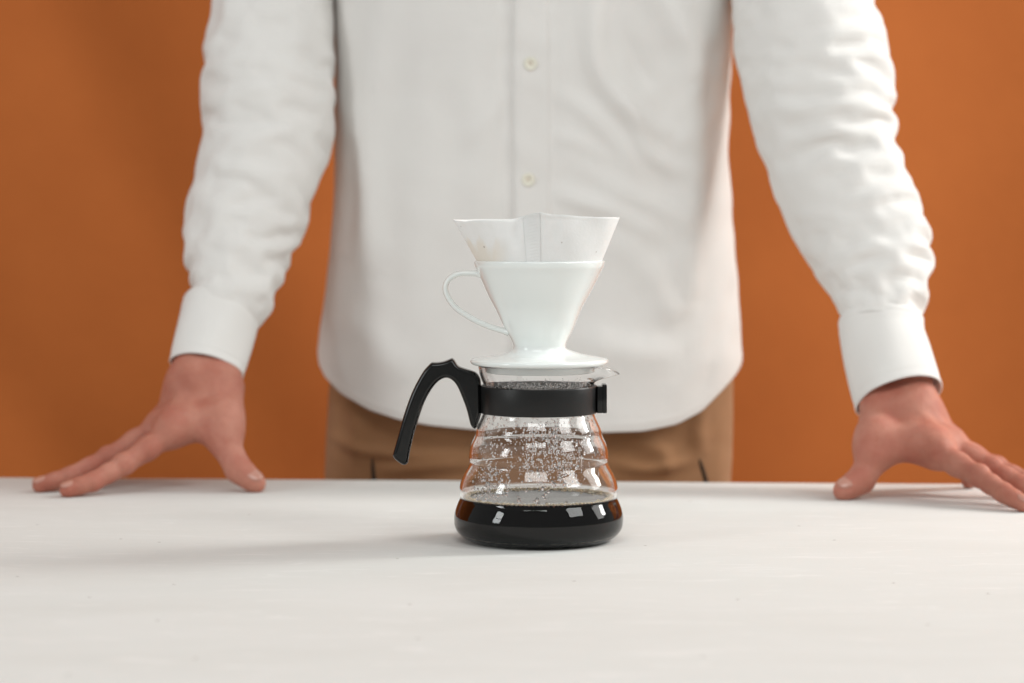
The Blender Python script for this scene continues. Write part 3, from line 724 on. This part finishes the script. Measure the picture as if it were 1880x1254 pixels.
for pts, wd, h in [([(600, 815), (660, 832), (760, 838), (880, 828)], 0.006, 0.0045), ([(690, 872), (780, 858), (880, 850)], 0.007, 0.005), ([(640, 740), (655, 800), (650, 870)], 0.010, 0.004),
                   ([(1150, 800), (1210, 830), (1225, 875)], 0.009, 0.005), ([(1300, 735), (1285, 790), (1290, 850)], 0.008, 0.004), ([(1120, 850), (1190, 862), (1270, 850)], 0.006, 0.004)]: tfold(pts, wd, h)
TR = obj('trousers', ps.reshape(-1, 3), grid_faces(nP, mP), 'trousers', PR, subd=1, solid=0.001)
for sg in (-1, 1):
    path = catmull([(0.02+sg*0.095, TY, pz[-1]+0.03), (0.02+sg*0.1, TY, -0.30), (0.02+sg*0.105, TY+0.01, -0.52), (0.02+sg*0.108, TY+0.01, FLOOR+0.03)], 40)
    rr_ = np.interp(np.linspace(0, 1, 40), [0, .2, .6, 1], [.082, .088, .07, .06]); V, F = tube(path, rr_*1.1, rr_, seg=40, caps=False)
    obj('trouser_leg', V, F, 'trousers', TR)
def tr_front(px, py, off):
    c = P(px, py, TY-0.10); i = int(np.argmin(abs(ps[:, 0, 2]-c[2]))); row = ps[i]; fr = row[row[:, 1] < TY]; fr = fr[np.argsort(fr[:, 0])]
    return np.array((c[0], np.interp(c[0], fr[:, 0], fr[:, 1])-off, c[2]))
for a_, b_ in (((681, 846), (688, 905)), ((1287, 848), (1302, 905))):     # slanted pocket openings
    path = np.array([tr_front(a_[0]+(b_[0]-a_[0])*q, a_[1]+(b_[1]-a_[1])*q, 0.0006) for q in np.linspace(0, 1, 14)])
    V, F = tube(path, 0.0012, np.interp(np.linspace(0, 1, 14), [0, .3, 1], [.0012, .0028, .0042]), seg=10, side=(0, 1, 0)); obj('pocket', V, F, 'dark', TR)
    side = 1 if a_[0] > 900 else -1
    path2 = path+np.array((side*-0.0052, -0.0014, 0)); V, F = tube(path2, 0.0016, 0.0022, seg=10); obj('pocket_welt', V, F, 'trousers', TR)
path = np.array([tr_front(978+6*math.sin(q*3), 720+q*200, 0.0010) for q in np.linspace(0, 1, 30)]); V, F = tube(path, 0.0012, 0.005, seg=10); obj('fly', V, F, 'trousers', TR)

# ---- body: implicit surface of tapered capsules, hands with five fingers each
def surface_nets(f, org, h):
    nx, ny, nz = f.shape; neg = f < 0
    cnt = np.zeros((nx-1, ny-1, nz-1), np.int8)
    for i in (0, 1):
        for j in (0, 1):
            for k in (0, 1): cnt += neg[i:nx-1+i, j:ny-1+j, k:nz-1+k]
    act = np.argwhere((cnt > 0) & (cnt < 8)); idx = -np.ones(cnt.shape, np.int64); idx[tuple(act.T)] = np.arange(len(act))
    acc = np.zeros((len(act), 3)); num = np.zeros(len(act))
    cor = [(i, j, k) for i in (0, 1) for j in (0, 1) for k in (0, 1)]
    for a in cor:
        for ax in range(3):
            if a[ax]: continue
            b_ = list(a); b_[ax] = 1
            A, B = act+np.array(a), act+np.array(b_)
            fa, fb = f[tuple(A.T)], f[tuple(B.T)]; mk = (fa < 0) != (fb < 0)
            t = np.where(mk, fa/(fa-fb+1e-20), 0)
            pt = A+(B-A)*t[:, None]; acc[mk] += pt[mk]; num[mk] += 1
    Vv = org+h*acc/num[:, None]; Fs = []
    for ax in range(3):
        o1, o2 = [(1, 2), (2, 0), (0, 1)][ax]
        s0 = [slice(None)]*3; s1 = [slice(None)]*3; s0[ax] = slice(0, -1); s1[ax] = slice(1, None)
        ch = np.argwhere(neg[tuple(s0)] != neg[tuple(s1)])
        ch = ch[(ch[:, o1] > 0) & (ch[:, o2] > 0) & (ch[:, o1] < f.shape[o1]-1) & (ch[:, o2] < f.shape[o2]-1)]
        e1 = np.zeros(3, int); e1[o1] = 1; e2 = np.zeros(3, int); e2[o2] = 1
        q = np.stack([idx[tuple((ch-e1-e2).T)], idx[tuple((ch-e2).T)], idx[tuple(ch.T)], idx[tuple((ch-e1).T)]], 1)
        fl = neg[tuple(ch.T)]; q[~fl] = q[~fl][:, ::-1]; Fs.append(q)
    return Vv, np.vstack(Fs).tolist()
def sdf_mesh(prims, h, pad=0.012):
    lo = np.min([np.minimum(np.array(a)-ra, np.array(b_)-rb) for a, b_, ra, rb, k in prims], axis=0)-pad
    hi = np.max([np.maximum(np.array(a)+ra, np.array(b_)+rb) for a, b_, ra, rb, k in prims], axis=0)+pad
    n = np.ceil((hi-lo)/h).astype(int)+1; f = np.full(n, 1.0)
    ax = [lo[i]+h*np.arange(n[i]) for i in range(3)]
    for a, b_, ra, rb, k in prims:
        a = np.array(a, float); b_ = np.array(b_, float); mg = k+3*h
        l = np.minimum(a-ra, b_-rb)-mg; u = np.maximum(a+ra, b_+rb)+mg
        s = [slice(max(0, int((l[i]-lo[i])/h)), min(n[i], int((u[i]-lo[i])/h)+2)) for i in range(3)]
        X3, Y3, Z3 = np.meshgrid(ax[0][s[0]], ax[1][s[1]], ax[2][s[2]], indexing='ij')
        d = b_-a; L2 = max(d@d, 1e-12); t = np.clip(((X3-a[0])*d[0]+(Y3-a[1])*d[1]+(Z3-a[2])*d[2])/L2, 0, 1)
        ds = np.sqrt((X3-a[0]-t*d[0])**2+(Y3-a[1]-t*d[1])**2+(Z3-a[2]-t*d[2])**2)-(ra+(rb-ra)*t)
        g = f[tuple(s)]; hh = np.clip(0.5+0.5*(ds-g)/k, 0, 1); f[tuple(s)] = ds*(1-hh)+g*hh-k*hh*(1-hh)
    return surface_nets(f, lo, h)

def hand_prims(J, cuffC):
    """J: wrist, thumb [cmc, mcp, ip, tip], fingers [[mcp, pip, dip, tip] x4] as 3-D points"""
    pr = []; mm_ = 0.001
    W = J['wrist']; up = cuffC
    sd = J['side']*J['ww']; W = W+J['side']*J['wsh']
    for s in (-1, 1):
        pr.append((W+s*sd, up+s*sd*0.9, 20*mm_, 21*mm_, 0.012))
    rmcp = [11.8, 11.2, 10.6, 9.8]
    for k, fg in enumerate(J['fingers']):
        a = W+J['side']*J['spread'][k]
        pr.append((a, fg[0], 17*mm_, rmcp[k]*mm_, 0.014))
    mc = [fg[0] for fg in J['fingers']]
    for k in range(3): pr.append((mc[k], mc[k+1], 11*mm_, 10.5*mm_, 0.010))
    rf = [(10.8, 9.0, 8.1, 7.0), (10.6, 9.0, 8.1, 7.1), (10.0, 8.6, 7.8, 6.8), (9.2, 7.8, 7.0, 6.2)]
    for k, fg in enumerate(J['fingers']):
        r_ = rf[k]
        for i in range(3):
            mid = (fg[i]+fg[i+1])/2; rm = (r_[i]+r_[i+1])/2*0.95
            kk = 0.007 if i == 0 else 0.0035
            pr.append((fg[i], mid, r_[i]*mm_, rm*mm_, kk)); pr.append((mid, fg[i+1], rm*mm_, r_[i+1]*mm_, kk))
    t = J['thumb']; rt_ = (14.0, 13.2, 11.3, 8.6)
    pr.append((W+J['side']*J['tside']*12*mm_-np.array((0, 0, 0.010)), t[0], 16*mm_, rt_[0]*mm_, 0.012))
    for i in range(3): pr.append((t[i], t[i+1], rt_[i]*mm_, rt_[i+1]*mm_, 0.010 if i == 0 else 0.005))
    pr.append((t[2]*0.55+t[3]*0.45, t[2]*0.25+t[3]*0.75, 9.8*mm_, 9.4*mm_, 0.004))
    pr.append((t[0]*0.7+t[1]*0.3, mc[0]*0.75+W*0.25, 11*mm_, 11*mm_, 0.018))       # web between thumb and forefinger
    pr.append((t[0]*0.45+t[1]*0.55, mc[0]*0.88+W*0.12, 6*mm_, 8*mm_, 0.018))
    for e in J['extra']: pr.append(e)
    dr = J['dorsal']
    for k in range(3):                                              # tendons and knuckles under the skin
        m0 = mc[k]; pr.append((W*0.75+m0*0.25+dr*(13*mm_), m0+dr*(rmcp[k]-4.2)*mm_, 4*mm_, 4.6*mm_, 0.006))
        pr.append((m0+dr*(rmcp[k]-6.0)*mm_, m0+dr*(rmcp[k]-6.0)*mm_, 7.2*mm_, 7.2*mm_, 0.006))
        p1 = J['fingers'][k][1]; pr.append((p1+dr*3.0*mm_, p1+dr*3.0*mm_, 7.4*mm_, 7.4*mm_, 0.004))
    return pr
def pt(l): return [P(*q) for q in l]
LH = dict(dorsal=np.array((-0.35, -0.45, 0.82)), ww=0.0105, wsh=-0.0035, extra=[(P(424, 712, .357), P(417, 790, .327), .010, .012, .012)], wrist=P(383, 704, .362), side=np.array((1.0, 0.15, 0.0)), tside=1, spread=[0.004, -0.003, -0.010, -0.014],
          thumb=pt([(407, 762, .335), (412, 812, .322), (438, 862, .311), (470, 889, .303)]),
          fingers=[pt([(312, 795, .322), (228, 853, .294), (170, 885, .277), (124, 901, .266)]), pt([(297, 781, .350), (200, 840, .324), (128, 875, .311), (74, 893, .302)]),
                   pt([(302, 776, .378), (212, 842, .360), (156, 874, .350), (116, 889, .342)]), pt([(312, 776, .402), (238, 838, .393), (196, 870, .388), (160, 885, .380)])])
RH = dict(dorsal=np.array((0.40, -0.40, 0.82)), ww=0.0135, wsh=0.0005, extra=[(P(1607, 772, .297), P(1604, 820, .274), .011, .0135, .012)], wrist=P(1652, 758, .305), side=np.array((1.0, -0.2, 0.05)), tside=-1, spread=[-0.002, 0.005, 0.011, 0.015],
          thumb=pt([(1610, 800, .280), (1602, 842, .265), (1581, 881, .256), (1548, 908, .249)]),
          fingers=[pt([(1722, 832, .247), (1796, 874, .208), (1843, 905, .184), (1879, 928, .168)]), pt([(1744, 819, .272), (1820, 860, .238), (1877, 891, .212), (1918, 909, .195)]),
                   pt([(1744, 814, .300), (1828, 858, .275), (1888, 884, .256), (1922, 898, .243)]), pt([(1738, 812, .322), (1778, 850, .330), (1784, 876, .334), (1778, 889, .330)])])
def settle(J):
    for fg in J['fingers']+[J['thumb']]:
        tip = fg[3]
        r0 = 0.0082 if fg is J['thumb'] else 0.0070
        tip[2] = max(r0-0.0006, min(tip[2], r0+0.0002))
        for q in fg[:3]: q[2] = max(q[2], r0+0.0012)
settle(LH); settle(RH)
parts = [sdf_mesh(hand_prims(LH, LCF[4]), 0.0016), sdf_mesh(hand_prims(RH, RCF[4]), 0.0016)]
def smooth_mesh(VF, it=3, lam=0.5):
    V, F = VF; Fa = np.array(F); n = len(V)
    E = np.vstack([Fa[:, [0, 1]], Fa[:, [1, 2]], Fa[:, [2, 3]], Fa[:, [3, 0]]]); deg = np.bincount(E.ravel(), minlength=n)
    for q in range(it*2):
        A = np.stack([np.bincount(E[:, 0], V[E[:, 1], k], n)+np.bincount(E[:, 1], V[E[:, 0], k], n) for k in range(3)], 1)/np.maximum(deg, 1)[:, None]
        V = V+(lam if q % 2 == 0 else -lam*1.03)*(A-V)
    return V, F
parts = [smooth_mesh(p) for p in parts]
# arms, trunk, legs and head, one skin under the clothes
bp_ = []
for C, CF_ in ((LC, LCF), (RC, RCF)):
    q = [C[5], C[46], C[78], C[106], CF_[8]]; rr_ = [.046, .036, .030, .021, .018]
    for i in range(4): bp_.append((q[i], q[i+1], rr_[i], rr_[i+1], 0.02))
cx_ = 0.02
for x in (-.07, 0, .07): bp_.append(((cx_+x, TY, .50), (cx_+x, TY, .10), .078, .072, .04)); bp_.append(((cx_+x, TY, .10), (cx_+x, TY, -.06), .072, .070, .04))
for s in (-1, 1):
    bp_.append(((cx_, TY, .57), (cx_+s*.15, TY, .56), .06, .05, .04))
    bp_.append(((cx_+s*.085, TY, -.08), (cx_+s*.103, TY+.01, -.40), .068, .046, .04)); bp_.append(((cx_+s*.103, TY+.01, -.40), (cx_+s*.108, TY+.01, FLOOR+.07), .046, .032, .02))
    bp_.append(((cx_+s*.108, TY+.02, FLOOR+.035), (cx_+s*.118, TY-.13, FLOOR+.025), .033, .024, .02))
bp_ += [((cx_, TY, .58), (cx_, TY-.02, .72), .055, .052, .03), ((cx_, TY-.01, .86), (cx_, TY-.045, .80), .088, .066, .03), ((cx_, TY-.04, .80), (cx_, TY-.065, .745), .06, .035, .02),
        ((cx_, TY-.105, .845), (cx_, TY-.128, .80), .008, .012, .01)]
for s in (-1, 1): bp_.append(((cx_+s*.083, TY-.01, .84), (cx_+s*.083, TY-.005, .80), .012, .008, .008))
parts.append(sdf_mesh(bp_, 0.008, pad=0.03))
V, F = join(parts); BD = obj('body', V, F, 'skin', PR)
def nail(dip, tip, nrm, r_, wd, ln_, bk=0.05):
    ax_ = tip-dip; ax_ /= np.linalg.norm(ax_); nrm = np.array(nrm, float); nrm -= (nrm@ax_)*ax_; nrm /= np.linalg.norm(nrm); s = np.cross(ax_, nrm)
    c = tip+ax_*r_*bk
    U, Wv = np.meshgrid(np.linspace(-1, 1, 11), np.linspace(-1, 1, 11)); Vv = []
    for u, v_ in zip(U.ravel(), Wv.ravel()):
        k = math.sqrt(max(0, 1-0.5*v_*v_)); uu = u*k*wd; vv = v_*math.sqrt(1-0.5*u*u)*ln_
        ang_ = uu/(r_*1.05); Vv.append(c+ax_*vv+s*math.sin(ang_)*r_*1.02+nrm*((math.cos(ang_)*r_*1.0)+0.0003-0.0010*max(v_, 0)**2*1.4))
    obj('nail', np.array(Vv), grid_faces(11, 11, wrap=False), 'nail', BD, solid=0.0006)
nail(LH['thumb'][2], LH['thumb'][3], (0.3, -0.62, 0.7), 0.0101, 0.0074, 0.0080, -0.35)
nail(RH['thumb'][2], RH['thumb'][3], (-0.3, -0.66, 0.66), 0.0101, 0.0074, 0.0080, -0.35)
for J in (LH, RH):
    for k, fg in enumerate(J['fingers'][:3]): nail(fg[2], fg[3], (0.0, -0.35, 0.9), 0.0071, 0.0054, 0.0058)

for o in bpy.data.objects:
    if '_o' in o.keys(): del o['_o']
